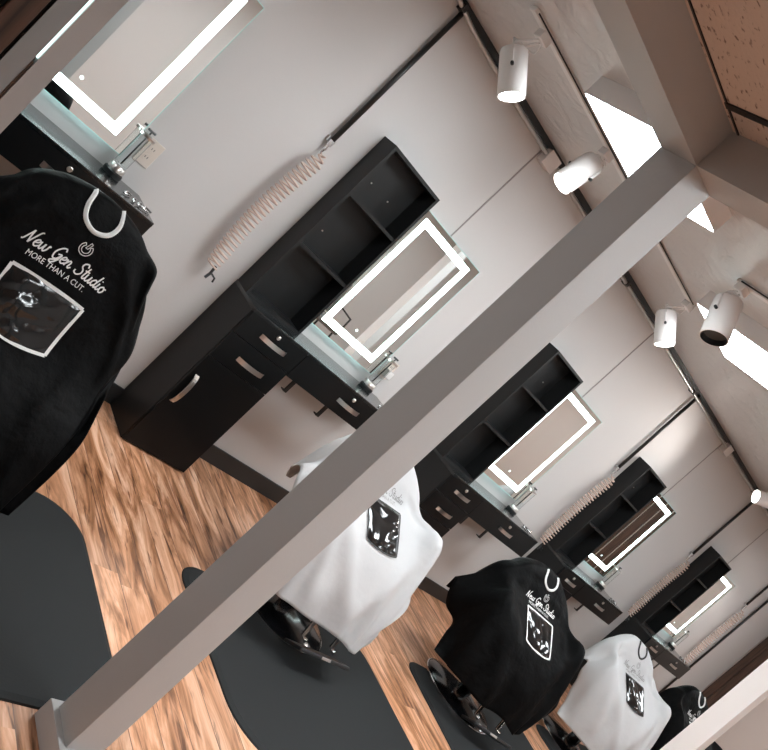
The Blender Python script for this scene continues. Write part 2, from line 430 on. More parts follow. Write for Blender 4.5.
# conduit and junction boxes
t = thing('conduit', 'grey metal conduit running under the ceiling along the wall', 'conduit', (2, -.03, 2.39))
pts = cr([(-.75, -.03, 2.425), (-.42, -.03, 2.42), (-.22, -.034, 2.405), (-.05, -.034, 2.388), (.4, -.034, 2.383), (1.5, -.034, 2.383), (4, -.034, 2.383), (8.1, -.034, 2.383)], 6)
bm = NB(); tube(bm, [tuple(Vector(p)-Vector(t.location)) for p in pts], .0115, 10); obj('conduit_tube', bm, 'galvanised', t, smooth=True)
for xs in (-.2, 1.9, 3.3, 5.2, 6.8):
    part('strap', B(xs-.012, xs+.012, -.050, 0, 2.372 if xs > 0 else 2.39, 2.40 if xs > 0 else 2.42), 'black_metal', t)
for xs, lb in ((.765, 'white junction box on the conduit beside the second spotlight'), (4.27, 'white junction box on the conduit at the far wall seam')):
    t = thing('junction_box', lb, 'junction box', (xs, 0, 2.385))
    obj('box_body', B(-.05, .05, -.052, -.001, -.05, .03, bev=.004), 'white_metal', t)
    obj('cover_plate', B(-.052, .052, -.056, -.052, -.052, .032, bev=.0015), 'white_metal', t)

# ------------------------------------------------------------------ styling stations
H = .86; D = .287; WC = .3924; WD = 1.19; ZA = .70; DH = .127; WH = .3921; ZH = 1.8067
XS = [-1.8077, 0., 1.8200, 3.5250, 5.4887]
ORD = ['nearest, at the top left behind the white neck ring of the black cape', 'second', 'third', 'fourth', 'fifth']
def handle(bm, x0, x1, y, z0, z1, vertical=False):
    n_ = 10; ring = []
    for k in range(n_+1):
        a = k/n_; d_ = .004+.022*math.sin(PI*a)**.6
        if vertical: c = Vector(((x0+x1)/2, y-d_, z0+(z1-z0)*a)); w = Vector(((x1-x0)/2, 0, 0)); 
        else: c = Vector((x0+(x1-x0)*a, y-d_, (z0+z1)/2)); w = Vector((0, 0, (z1-z0)/2))
        ring.append([bm.verts.new(c-w), bm.verts.new(c+w), bm.verts.new(c+w+Vector((0, -.004, 0))), bm.verts.new(c-w+Vector((0, -.004, 0)))])
    for A, C in zip(ring, ring[1:]):
        for k in range(4): bm.faces.new((A[k], A[(k+1) % 4], C[(k+1) % 4], C[k]))
    bm.faces.new(ring[0]); bm.faces.new(ring[-1][::-1])
    return bm
def lock_bm(x, z):
    bm = lathe(NB(), [(0, -.004), (.009, -.004), (.011, 0), (.011, .004), (.008, .006), (0, .006)], 14)
    return xf(bm, Matrix.Translation((x, -D-.004, z)) @ Matrix.Rotation(PI/2, 4, 'X'))
def station():
    t = thing('styling_station', '', 'salon station', (0, 0, 0), 0, 'black styling stations along the wall')
    th = .018
    # tall cabinet carcass with toe kick
    bm = NB()
    box(bm, 0, th, -D+.0185, -.002, 0, H-th); box(bm, WC-th, WC, -D+.02, -.002, .0, H-th)
    box(bm, th, WC-th, -.02, -.002, .06, H-th); box(bm, th, WC-th, -D+.02, -.02, .06, .078); box(bm, th, WC-th, -D+.03, -D+.045, 0, .06)
    obj('cabinet', bm, 'black_board', t)
    obj('desktop', B(0, WD, -D, -.002, H-th, H, bev=.0015), 'desk_top', t)
    obj('drawer_apron', xf(B(WC+.002, WD, -D+.02, -.002, ZA, H-th), Matrix()), 'black_board', t)
    fy = -D; fb = -D+.018
    d1 = obj('drawer', B(.002, WC-.002, fy, fb, .717, H-.004, bev=.0015), 'black_front', t)
    obj('handle', handle(NB(), .118, .292, fy, .768, .792), 'brushed', d1); obj('lock', lock_bm(.198, .822), 'brushed', d1)
    d2 = obj('drawer', B(.002, WC-.002, fy, fb, .565, .713, bev=.0015), 'black_front', t)
    obj('handle', handle(NB(), .118, .292, fy, .618, .642), 'brushed', d2)
    dr = obj('door', B(.002, WC-.002, fy, fb, .008, .561, bev=.0015), 'black_front', t)
    obj('handle', handle(NB(), .022, .046, fy, .285, .455, True), 'brushed', dr)
    d3 = obj('drawer', B(WC+.002, WD-.001, fy, fb+.001, ZA+.002, H-.004, bev=.0015), 'black_front', t)
    obj('handle', handle(NB(), .728, .905, fy, .760, .784), 'brushed', d3); obj('lock', lock_bm(.812, .818), 'brushed', d3)
    for hx in (.53, .80):
        bm = NB(); box(bm, hx-.012, hx+.012, -.20, -.194, ZA-.085, ZA); box(bm, hx-.012, hx+.012, -.20, -.17, ZA-.090, ZA-.084)
        obj('tool_hook', bm, 'black_metal', t)
    # hutch: open shelves
    bm = NB(); e = .016
    box(bm, 0.004, .004+e, -DH, -.002, H, ZH); box(bm, WH-e, WH, -DH, -.002, H, ZH)
    box(bm, .004+e, WH-e, -DH, -.002, ZH-e, ZH); box(bm, .004+e, WH-e, -DH, -.002, H, H+e); box(bm, .004+e, WH-e, -.008, -.002, H+e, ZH-e)
    hu = obj('hutch', bm, 'black_board', t)
    for z in (1.185, 1.505):
        obj('shelf', B(.004+e, WH-e, -DH+.004, -.008, z, z+e), 'black_board', hu)
    for (x, z) in ((.13, 1.62), (.27, 1.62), (.13, 1.30)):
        obj('screw_cap', tube(NB(), [(x, -.008, z), (x, -.012, z)], .004, 8), 'brushed', hu)
    return t
def led_mirror():
    t = thing('led_mirror', '', 'mirror', (0, 0, 0), 0, 'lit mirrors above the stations')
    x0, x1, z0, z1 = .408, 1.005, .937, 1.747
    obj('back_frame', B(x0+.03, x1-.03, -.024, -.002, z0+.03, z1-.03), 'galvanised', t)
    obj('mirror_glass', B(x0+.002, x1-.002, -.0305, -.0245, z0+.002, z1-.002), 'mirror', t)
    bm = NB(); w = .0025
    box(bm, x0, x1, -.031, -.024, z0, z0+w); box(bm, x0, x1, -.031, -.024, z1-w, z1); box(bm, x0, x0+w, -.031, -.024, z0+w, z1-w); box(bm, x1-w, x1, -.031, -.024, z0+w, z1-w)
    obj('glass_rim', bm, 'glass_edge', t)
    a0, a1, c0, c1 = .490, .940, .986, 1.713; w = .038
    bm = NB(); y0, y1 = -.0312, -.0304
    box(bm, a0, a1, y0, y1, c0, c0+w); box(bm, a0, a1, y0, y1, c1-w, c1); box(bm, a0, a0+w, y0, y1, c0+w, c1-w); box(bm, a1-w, a1, y0, y1, c0+w, c1-w)
    obj('light_band', bm, 'led', t)
    obj('back_light', B(x0+.06, x1-.06, -.020, -.006, z0+.020, z0+.028), 'led_back', t)
    bm = lathe(NB(), [(0, 0), (.0075, 0), (.0075, .001), (0, .001)], 14)
    obj('touch_button', xf(bm, Matrix.Translation((.705, -.0305, 1.064)) @ Matrix.Rotation(PI/2, 4, 'X')), 'led_dot', t)
    return t
def glass_jar():
    t = thing('glass_jar', '', 'jar', (0, 0, 0), 0, 'disinfectant jars on the stations')
    obj('jar_base', lathe(NB(), [(0, 0), (.040, 0), (.043, .006), (.043, .020), (.036, .026), (0, .026)], 22), 'black_plastic', t, auto=40)
    obj('jar_ring', lathe(NB(), [(0, .026), (.036, .026), (.036, .048), (.033, .052), (0, .052)], 22), 'brushed', t, auto=40)
    obj('jar_glass', lathe(NB(), [(0, .053), (.028, .053), (.030, .058), (.030, .205), (.0285, .205), (.0285, .060), (0, .057)], 22, caps=False), 'glass', t, auto=40)
    obj('jar_lid', lathe(NB(), [(.0, .206), (.036, .206), (.037, .210), (.037, .218), (.010, .222), (0, .222)], 22), 'brushed', t, auto=40)
    bm = NB(); tube(bm, [(0, 0, .06), (0, 0, .238)], .0035, 8); tube(bm, [(-.018, 0, .238), (.018, 0, .238)], .0055, 8)
    obj('lift_knob', bm, 'black_plastic', t)
    return t
def clips():
    t = thing('hair_clip_set', '', 'hair clips', (0, 0, 0), 0, 'hair clips on the stations')
    for k in range(4):
        a = random.uniform(-.5, .5) + PI*.3; c = Vector((-.04+.03*k, random.uniform(-.03, .03)-.012*k, .007)); d_ = Vector((math.cos(a), math.sin(a), 0))*.035
        s = Vector((-d_.y, d_.x, 0))*.16
        bm = NB(); tube(bm, [c-d_, c-s, c+d_*1.0], .004, 6); tube(bm, [c-d_, c+s+Vector((0, 0, .008)), c+d_*1.1+Vector((0, 0, .002))], .004, 6)
        obj('hair_clip', bm, 'chrome', t, smooth=True)
    return t
def outlet(plug=False):
    t = thing('power_outlet', '', 'outlet', (0, 0, 0), 0, 'outlets by the mirrors')
    obj('cover_plate', B(-.036, .036, -.007, 0, -.058, .058, bev=.002), 'outlet_cream', t)
    for s in (-1, 1):
        bm = lathe(NB(), [(0, 0), (.0165, 0), (.0165, .002), (0, .002)], 18)
        f = obj('socket', xf(bm, Matrix.Translation((0, -.007, s*.02)) @ Matrix.Rotation(PI/2, 4, 'X')), 'outlet_cream', t)
        
        for sx in (-1, 1): obj('slot', B(sx*.00575-.00125, sx*.00575+.00125, -.0096, -.0088, s*.02-.004, s*.02+.006), 'black_plastic', f)
    if plug:
        obj('plug', B(-.022, .022, -.045, -.009, -.04, .005, bev=.004), 'white_plastic', t)
    return t
ST = station(); LM = led_mirror(); JAR = glass_jar(); CLP = clips(); OUT = outlet(); OUT2 = outlet(True)
SL = ['black styling station at the top left, mostly hidden behind the nearest black cape',
      'black styling station in full view at the centre left, with shelves, drawers and door',
      'black styling station just right of the taupe post, behind the nearest white cape',
      'black styling station behind the second black cape, fourth from the left',
      'black styling station farthest away, behind the far white cape']
ML = ['lit mirror at the top left corner, only its right side in view', 'lit mirror showing its whole light rectangle, beside the centre left shelves',
      'lit mirror right of the taupe post, third along the wall', 'lit mirror reflecting brown slats, fourth along the wall', 'lit mirror farthest away, smallest in view']
JL = ['glass jar at the top left station by the cream outlet', 'glass jar hidden on the centre left station behind the post', 'glass jar under the third lit mirror', 'glass jar under the mirror reflecting brown slats', 'glass jar under the farthest lit mirror']
KL = ['chrome hair clips on the top left desk end', 'chrome hair clips on the centre left desk end beside the post', 'chrome hair clips on the third desk, below the coiled hose', 'chrome hair clips on the fourth desk', 'chrome hair clips on the farthest desk']
OL = ['cream wall outlet beside the top left mirror', 'white outlet with a plug, under the corner of the centre left mirror', 'wall outlet beside the third mirror', 'wall outlet beside the fourth mirror', 'wall outlet beside the farthest mirror']
for k, xs in enumerate(XS):
    for src, lab, off in ((ST, SL, (0, 0, 0)), (LM, ML, (0, 0, 0)), (JAR, JL, (1.02, -.062, H)), (CLP, KL, (1.11, -.17, H)), (OUT2 if k == 1 else OUT, OL, (1.095, 0, 1.02))):
        loc = (xs+off[0], off[1], off[2])
        first = (src is OUT2 and k == 1) or (src is not OUT2 and k == 0)
        if first: src.location = loc; src['label'] = lab[k]
        else: copy_tree(src, loc, label=lab[k])

# ------------------------------------------------------------------ air pipes and coiled hoses
def air_pipe(x, z0, label, fit=True, z1=2.42):
    t = thing('air_pipe', label, 'pipe', (x, -.022, z0), 0, 'black pipes down the wall')
    bm = NB(); tube(bm, [(0, 0, .0), (0, 0, z1-z0)], .0125, 10); obj('pipe', bm, 'black_metal', t, smooth=True)
    if fit:
        bm = lathe(NB(), [(0, -.062), (.006, -.062), (.006, -.045), (.010, -.044), (.010, -.030), (.007, -.029), (.007, -.018), (.0145, -.017), (.0145, .012), (0, .012)], 12)
        obj('fitting', bm, 'chrome', t, auto=30)
        bm = NB(); box(bm, -.022, .022, 0.004, .0215, -.005, .02); obj('wall_clip', bm, 'galvanised', t)
    return t
def coil(x, ztop, zbot, label, r=.037, turns=29, sway=-.03, tip=True):
    t = thing('coiled_hose', label, 'hose', (x, -.062, ztop), 0, 'coiled air hoses')
    N_ = turns*16; pts = []
    Lh = ztop-zbot
    for k in range(N_+1):
        a = k/N_; ph = 2*PI*turns*a
        rr = r*min(1, .35+a*9, 1.0)*(1.0 if a < .9 else 1-(a-.9)*2.5)
        pts.append((sway*math.sin(PI*a)+rr*math.cos(ph), rr*math.sin(ph)*.9, -Lh*(a**.96)))
    pre = [(0, .04, .02), (0, .038, .005), (.012, .03, -.01)]
    bm = NB(); tube(bm, pre+pts, .0048, 6); obj('coil', bm, 'hose', t, smooth=True)
    if tip:
        bm = NB(); z = -Lh
        tube(bm, [(.018, 0, z+.01), (.02, -.006, z-.03), (.012, -.01, z-.06)], .007, 8); tube(bm, [(.018, -.006, z-.025), (.05, -.012, z-.035), (.055, -.012, z-.055)], .005, 6)
        obj('nozzle', bm, 'black_plastic', t)
    return t
pipes = [(-.180, 1.60, 'black air pipe between the top left mirror and the centre left shelves'), (1.63, 1.62, 'black air pipe behind the taupe post'),
         (3.415, 1.62, 'black air pipe above the hose at the fourth station'), (5.328, 1.62, 'black air pipe above the hose at the farthest station'), (7.07, 1.70, 'black air pipe past the farthest station')]
hl = ['peach coiled air hose hanging by the centre left shelves, casting a shadow on the wall', 'coiled air hose behind the taupe post', 'pale coiled air hose between the third mirror and the fourth shelves',
      'coiled air hose left of the farthest shelves', 'peach coiled hose past the farthest station']
for (x, z, lb), hb in zip(pipes, hl):
    air_pipe(x, z, lb); coil(x, z-.063, .84, hb)
air_pipe(7.38, .10, 'plain black pipe running down the wall to the floor before the end wall', fit=False)

# ------------------------------------------------------------------ floor mats
def floor_mat(cx, cy, rot, label, w=1.29, d=.92):
    bm = NB(); ring = []
    for (cx_, cy_, r_, a0) in ((w/2, d/2, .17, 0), (-w/2, d/2, .13, 90), (-w/2, -d/2, .26, 180), (w/2, -d/2, .26, 270)):
        for k in range(13):
            a = math.radians(a0+90*k/12); ring.append((cx_-math.copysign(r_, cx_)+r_*math.cos(a), cy_-math.copysign(r_, cy_)+r_*math.sin(a)))
    n_ = len(ring)
    lo = [bm.verts.new((x, y, 0)) for x, y in ring]; m1 = [bm.verts.new((x*.995, y*.993, .006)) for x, y in ring]; hi = [bm.verts.new((x*.965, y*.955, .013)) for x, y in ring]
    for A, C in ((lo, m1), (m1, hi)):
        for k in range(n_): bm.faces.new((A[k], A[(k+1) % n_], C[(k+1) % n_], C[k]))
    bm.faces.new(hi); bm.faces.new(lo[::-1])
    o = obj('floor_mat', bm, 'rubber_mat', loc=(cx, cy, 0)); o.rotation_euler = (0, 0, rot)
    return tag(o, label, 'mat', 'anti fatigue mats')
floor_mat(-1.03, -1.45, .0, 'dark grey floor mat at the left edge under the nearest black cape')
floor_mat(.755, -1.445, .03, 'dark grey floor mat under the nearest white cape, right of the taupe post')
floor_mat(2.50, -1.43, -.06, 'dark grey floor mat under the second black cape')
floor_mat(4.15, -1.44, .0, 'dark grey floor mat under the far white cape')
floor_mat(5.75, -1.44, .0, 'dark grey floor mat under the farthest black cape')

# ------------------------------------------------------------------ barber chairs
def barber_chair():
    t = thing('barber_chair', '', 'barber chair', (0, 0, 0), 0, 'barber chairs under the capes')
    bs = obj('base', lathe(NB(), [(0, 0), (.25, 0), (.25, .010), (.235, .022), (.12, .04), (.06, .055), (0, .055)], 36, c=(0, -.2, .013)), 'black_gloss', t, auto=40)
    obj('base_rim', lathe(NB(), [(.2505, 0), (.256, .001), (.256, .010), (.2505, .012), (.2505, 0)], 36, c=(0, -.2, .0135), caps=False), 'chrome', bs)
    bm = NB(); tube(bm, [(0, -.2, .06), (0, -.2, .26)], .045, 18); tube(bm, [(0, -.2, .25), (0, -.2, .36)], .032, 18); obj('column', bm, 'chrome', t, smooth=True)
    obj('seat', B(-.20, .20, -.36, -.02, .34, .465, bev=.035, seg=3), 'black_leather', t, auto=60)
    obj('backrest', xf(B(-.16, .16, -.03, .045, .47, .77, bev=.03, seg=3), Matrix()), 'black_leather', t, auto=60)
    for s in (-1, 1):
        a = obj('armrest', B(s*.225-.024, s*.225+.024, -.20, .0, .56, .59, bev=.012), 'black_leather', t, auto=60)
        obj('arm_support', tube(NB(), [(s*.225, -.18, .57), (s*.225, -.20, .48), (s*.215, -.20, .40)], .011, 8), 'chrome', a, smooth=True); obj('arm_support', tube(NB(), [(s*.225, -.02, .57), (s*.225, -.02, .42)], .011, 8), 'chrome', a, smooth=True)
    f = obj('footrest_frame', tube(NB(), [(-.10, -.34, .36), (-.10, -.44, .28), (-.10, -.47, .11), (-.10, -.50, .11)], .011, 8), 'chrome', t, smooth=True)
    obj('footrest_frame', tube(NB(), [(.10, -.34, .36), (.10, -.44, .28), (.10, -.47, .11), (.10, -.50, .11)], .011, 8), 'chrome', t, smooth=True)
    obj('leg_rest', xf(B(-.17, .17, -.02, .02, -.1, .1, bev=.012), Matrix.Translation((0, -.40, .27)) @ Matrix.Rotation(-.25, 4, 'X')), 'black_gloss', t, auto=60)
    fp = obj('foot_plate', xf(B(-.17, .17, -.055, .055, -.008, .008, bev=.004), Matrix.Translation((0, -.52, .085)) @ Matrix.Rotation(-.5, 4, 'X')), 'black_metal', t)
    obj('plate_badge', xf(B(-.03, .03, -.0575, -.0545, -.006, .006, bev=.001), Matrix.Translation((0, -.52, .085)) @ Matrix.Rotation(-.5, 4, 'X')), 'brushed', fp)
    bm = NB(); tube(bm, [(.1, -.15, .2), (.30, -.05, .24), (.36, -.02, .25)], .009, 8); obj('pump_lever', bm, 'chrome', t, smooth=True)
    return t

# ------------------------------------------------------------------ capes
def ribbon(stroke, w):
    P = np.array(stroke); T = np.gradient(P, axis=0); T /= np.linalg.norm(T, axis=1)[:, None]+1e-9
    Nn = np.stack([-T[:, 1], T[:, 0]], 1); ww = np.full(len(P), w); return P+Nn*ww[:, None]/2, P-Nn*ww[:, None]/2
GLY = {
 'N': ([[(-.1, .1), (.1, .25), (.3, 1.0), (.5, 1.9)], [(.5, 1.9), (.62, 1.0), (.85, 0)], [(.85, 0), (1.1, 1.0), (1.35, 1.9), (1.6, 2.1)]], 1.45),
 'e': ([[(0, .45), (.45, .6), (.6, .85), (.38, 1.03), (.1, .7), (.1, .25), (.4, 0), (.8, .3)]], .78),
 'w': ([[(0, 1), (.1, .3), (.3, 0), (.52, .4), (.58, .95), (.64, .3), (.85, 0), (1.1, .4), (1.15, 1), (1.35, .9)]], 1.4),
 'G': ([[(1.15, 1.6), (.9, 2.0), (.4, 1.7), (.08, .9), (.3, .1), (.8, .15), (1.1, .9)], [(.6, .8), (1.1, .9), (1.0, -.1), (.6, -.65), (.3, -.4), (1.2, .2)]], 1.3),
 'n': ([[(0, 1), (.08, .5), (.06, 0)], [(.06, .3), (.35, .95), (.6, .8), (.58, .2), (.75, 0), (.98, .3)]], .98),
 'S': ([[(1.2, 1.6), (.95, 2.05), (.5, 1.85), (.45, 1.35), (.85, .95), (.95, .4), (.55, 0), (.1, .15), (.02, .5)]], 1.2),
 't': ([[(.35, 1.8), (.22, .4), (.4, 0), (.7, .3)], [(-.02, 1.15), (.68, 1.2)]], .66),
 'u': ([[(0, 1), (.05, .25), (.3, 0), (.58, .4), (.65, 1)], [(.65, 1), (.66, .2), (.8, 0), (1, .3)]], .98),
 'd': ([[(.62, .85), (.35, 1), (.05, .5), (.28, 0), (.6, .3)], [(.85, 2.0), (.66, .6), (.75, 0), (1.02, .3)]], 1.0),
 'i': ([[(.12, 1), (.08, .2), (.25, 0), (.5, .3)], [(.2, 1.40), (.24, 1.52)]], .5),
 'o': ([[(.4, 1), (.06, .6), (.2, .05), (.5, .05), (.68, .5), (.4, 1), (.55, .8), (.9, .85)]], .8),
 ' ': ([], .62)}
def script_strokes(text, x_h):
    out = []; x = 0
    for ch in text:
        g, adv = GLY[ch]
        for s in g:
            s = [(x+p[0]+.18*p[1], p[1]) for p in s]
            out.append(cr(s, 6)*x_h)
        x += adv
    return out, x*x_h
def circle_pts(r, a0, a1, n_=28): return np.array([(r*math.cos(a0+(a1-a0)*k/n_), r*math.sin(a0+(a1-a0)*k/n_)) for k in range(n_+1)])
_f = bpy.data.curves.new('tagline', 'FONT'); _f.body = 'MORE THAN A CUT.'; _f.size = 1; _f.resolution_u = 3
_fo = bpy.data.objects.new('tagline', _f); COL.objects.link(_fo)
bpy.context.view_layer.update()
_tm = bpy.data.meshes.new_from_object(_fo.evaluated_get(bpy.context.evaluated_depsgraph_get()))
TV = np.array([v.co[:2] for v in _tm.vertices]); TF = [list(p.vertices) for p in _tm.polygons]
bpy.data.objects.remove(_fo); bpy.data.curves.remove(_f); bpy.data.meshes.remove(_tm)
TV -= TV.min(0); TV /= TV[:, 0].max()

CX = [-.44, -.35, -.25, -.125, 0, .125, .25, .35, .44]
class Cape:
    def __init__(s, rows, folds, seed, amp=.012):
        s.P = np.array(rows, float)            # rows x 9 x 3, local
        s.R, s.Cn = s.P.shape[:2]; s.folds = folds; s.amp = amp
        rng = np.random.RandomState(seed); s.ph = rng.rand(8)*6.28; s.fr = rng.uniform(1.5, 5, 8)
        v = np.linspace(2, s.R-1.001, 300); c = s.raw(np.full(300, 4.), v)
        s.vv = v; s.arc = np.concatenate([[0], np.cumsum(np.linalg.norm(np.diff(c, axis=0), axis=1))])
        ui = np.linspace(2, 6, 200); c = s.raw(ui, np.full(200, 5.)); s.uu = ui
        a = np.concatenate([[0], np.cumsum(np.linalg.norm(np.diff(c, axis=0), axis=1))]); s.aa = a - np.interp(4., ui, a)
    def raw(s, u, v):
        u = np.clip(np.asarray(u, float), 0, s.Cn-1.0001); v = np.clip(np.asarray(v, float), 0, s.R-1.0001)
        def w(t): return np.stack([-.5*t+t*t-.5*t**3, 1-2.5*t*t+1.5*t**3, .5*t+2*t*t-1.5*t**3, -.5*t*t+.5*t**3], -1)
        iu = np.floor(u).astype(int); iv = np.floor(v).astype(int); wu = w(u-iu); wv = w(v-iv)
        E = np.pad(s.P, ((1, 1), (1, 1), (0, 0)), mode='edge')
        E[0] = 2*E[1]-E[2]; E[-1] = 2*E[-2]-E[-3]; E[:, 0] = 2*E[:, 1]-E[:, 2]; E[:, -1] = 2*E[:, -2]-E[:, -3]
        out = 0
        for a in range(4):
            for b in range(4): out = out + E[iv+a, iu+b]*(wv[..., a]*wu[..., b])[..., None]
        return out
    def nrm(s, u, v):
        e = .02; du = s.raw(u+e, v)-s.raw(u-e, v); dv = s.raw(u, v+e)-s.raw(u, v-e)
        n_ = np.cross(dv, du); return n_/(np.linalg.norm(n_, axis=-1)[..., None]+1e-9)
    def S(s, u, v, off=0.):
        u = np.asarray(u, float); v = np.asarray(v, float); n_ = s.nrm(u, v); d = np.zeros_like(u)
        side = np.clip((np.abs(u-4)-1.1)/2.2, 0, 1); low = np.clip((v-6.2)/1.6, 0, 1); m = np.maximum(side, low); m = m*m*(3-2*m)
        for k in range(8):
            d += np.sin(s.fr[k]*(u*1.35 + .35*np.sin(v*.9+s.ph[k])) + s.ph[k])*(.30 if k < 4 else .2)
        d = d*m*s.amp
        for (u0, v0, u1, v1, a, wd) in s.folds:
            dx, dy = u1-u0, v1-v0; L2 = dx*dx+dy*dy; tt = np.clip(((u-u0)*dx+(v-v0)*dy)/L2, 0, 1)
            dist = np.hypot(u-(u0+tt*dx), v-(v0+tt*dy)); d += a*np.exp(-(dist/wd)**2)*np.sin(PI*np.clip(tt*.9+.08, 0, 1))
        return s.raw(u, v)+n_*(d+off)[..., None]
    def uv(s, a, b):   # metres right of the middle, metres down from the ridge -> surface parameters
        return np.interp(a, s.aa, s.uu), np.interp(b, s.arc, s.vv)

def mesh_pts(name, V, F, material, parent, smooth=False):
    me = bpy.data.meshes.new(name); me.from_pydata([tuple(v) for v in V], [], F); me.update()
    return link(name, me, material, parent, smooth)
def strokes_mesh(cp, name, strokes, w, material, parent, a0, b0, off=.003):
    V, F = [], []
    for st in strokes:
        A, C = ribbon(st, w)
        i0 = len(V); n_ = len(A)
        for side in (A, C):
            u, v = cp.uv(a0+side[:, 0], b0-side[:, 1]); V += list(cp.S(u, v, off))
        for k in range(n_-1): F.append((i0+k, i0+k+1, i0+n_+k+1, i0+n_+k))
    return mesh_pts(name, V, F, material, parent)

def make_cape(cp, cname, label, origin, rot, material, light, dims):
    """dims: b positions (metres below the ridge) of logo, script baseline, tagline, pocket top/bottom"""
    t = thing('barber_cape', label, 'cape', origin, rot, 'printed salon capes')
    nu, nv = 81, 97
    u, v = np.meshgrid(np.linspace(0, 8, nu), np.linspace(0, cp.R-1, nv))
    V = cp.S(u, v).reshape(-1, 3)
    F = [(j*nu+i, (j+1)*nu+i, (j+1)*nu+i+1, j*nu+i+1) for j in range(nv-1) for i in range(nu-1)]
    cl = mesh_pts('cape_cloth', V, F, material, t, True)
    sm = cl.modifiers.new('thick', 'SOLIDIFY'); sm.thickness = .002; sm.offset = -1
    ink = 'print_white' if light else 'print_grey'
    # neck band: a U of binding
    nb = dims['neck']; rw = .058
    us = np.array([(-rw*.92, nb[0]-.02), (-rw, nb[0]+.035), (-rw*.72, nb[1]-.012), (0, nb[1]+.006), (rw*.72, nb[1]-.012), (rw, nb[0]+.035), (rw*.86, nb[0]-.02)])
    st = cr([(p[0], -p[1]) for p in us], 8)
    A, C = ribbon(st, .015); VV = []; n_ = len(A)
    for q, o_ in ((A, .002), ((A+C)/2, .011), (C, .002)):
        uu, vv = cp.uv(q[:, 0], -q[:, 1]); VV += list(cp.S(uu, vv, o_))
    FF = [(r*n_+k, r*n_+k+1, (r+1)*n_+k+1, (r+1)*n_+k) for r in range(2) for k in range(n_-1)]
    mesh_pts('neck_band', VV, FF, 'print_white' if light else 'print_black', t, True)
    # logo: double outlined broken ring with a slanted bar
    lg = []
    for r in (.021, .013): lg.append(circle_pts(r, math.radians(125), math.radians(408)))
    for a in (125, 408):
        a = math.radians(a); lg.append(np.array([(r*math.cos(a), r*math.sin(a)) for r in np.linspace(.013, .021, 4)]))
    bar = [(-.004, .003), (.004, .003), (.009, .022), (.003, .025), (-.004, .003)]
    lg.append(np.array([p for q, w_ in zip(bar, bar[1:]) for p in np.linspace(q, w_, 4)]))
    strokes_mesh(cp, 'logo', lg, .0024, ink, t, .015, dims['logo'])
    st, W_ = script_strokes('New Gen Studio', 1.0); k = .292/W_
    strokes_mesh(cp, 'lettering', [q*k for q in st], .0046 if light else .0036, ink, t, -.150, dims['script'])
    wv = .205; h = TV*wv; uu, vv = cp.uv(-.115+h[:, 0], dims['tag']-h[:, 1]*1.15)
    mesh_pts('tagline', cp.S(uu, vv, .003), TF, ink, t)
    # pocket: border and crinkled clear film
    p0, p1 = dims['pocket']; hw = .128; hw2 = .120
    pk = thing_part = None
    nn = 45; rng = np.random.RandomState(int(dims.get('seed', 3)))
    A_, B_ = np.meshgrid(np.linspace(-1, 1, nn), np.linspace(0, 1, nn)); sag = .018*(1-A_**2)*B_
    aa = A_*(hw+(hw2-hw)*B_); bb = p0+(p1-p0)*B_+sag
    uu, vv = cp.uv(aa, bb)
    dz = np.zeros_like(A_)
    for q in range(16):
        th = rng.uniform(0, PI); fr = rng.uniform(1.5, 5); ph = rng.uniform(0, 6.28); cx, cy = rng.uniform(-1, 1), rng.uniform(0, 1)
        dz += np.abs(np.sin(fr*(A_*math.cos(th)+B_*2*math.sin(th))+ph))*np.exp(-(((A_-cx)/.5)**2+((B_-cy)/.3)**2))
    edge = np.clip(np.minimum(1-np.abs(A_), np.minimum(B_, 1-B_)*2)*6, 0, 1)
    V = cp.S(uu, vv, .0035+.0042*dz*edge).reshape(-1, 3)
    F = [(j*nn+i, (j+1)*nn+i, (j+1)*nn+i+1, j*nn+i+1) for j in range(nn-1) for i in range(nn-1)]
    film = mesh_pts('pocket', V, F, 'vinyl', t, True)
    per = [(-1, q) for q in np.linspace(0, 1, 12)] + [(q, 1) for q in np.linspace(-1, 1, 14)[1:]] + [(1, q) for q in np.linspace(1, 0, 12)[1:]] + [(q, 0) for q in np.linspace(1, -1, 14)[1:]]
    pts = np.array([(a*(hw+(hw2-hw)*b), -(p0+(p1-p0)*b+.018*(1-a*a)*b)) for a, b in per])
    segs = [pts[:12], pts[11:25], pts[24:36], pts[35:]]
    strokes_mesh(cp, 'pocket_border', [np.array(q) for q in segs], .011 if light else .008, 'print_white' if light else 'print_black', film, 0, 0, .0045)
    return t

def sym(r):      # right half (centre -> outside) to a full row
    return [(-p[0], p[1], p[2]) for p in r[:0:-1]] + list(r)
def lr(left, right):   # separate left and right halves, each from the centre outwards
    return [(-p[0], p[1], p[2]) for p in left[:0:-1]] + list(right)
ARM_R = [
     [(0, .13, .50), (.125, .13, .50), (.25, .12, .50), (.33, .07, .50), (.38, .0, .48)],
     [(0, .085, .84), (.125, .08, .83), (.24, .07, .77), (.32, .03, .69), (.385, -.02, .52)],
     [(0, .01, .885), (.125, .005, .865), (.245, -.02, .80), (.325, -.06, .71), (.385, -.07, .54)],
     [(0, -.065, .79), (.125, -.065, .785), (.25, -.08, .75), (.33, -.13, .695), (.40, -.13, .52)],
     [(0, -.11, .715), (.125, -.11, .712), (.25, -.125, .705), (.34, -.19, .695), (.405, -.20, .50)],
     [(0, -.20, .655), (.125, -.20, .655), (.25, -.215, .665), (.345, -.275, .695), (.405, -.28, .47)],
     [(0, -.355, .54), (.125, -.355, .535), (.24, -.355, .54), (.335, -.355, .55), (.405, -.36, .42)],
     [(0, -.46, .36), (.12, -.465, .355), (.21, -.46, .34), (.285, -.445, .34), (.355, -.42, .36)],
     [(0, -.50, .19), (.10, -.51, .17), (.165, -.51, .15), (.21, -.50, .16), (.24, -.48, .22)]]
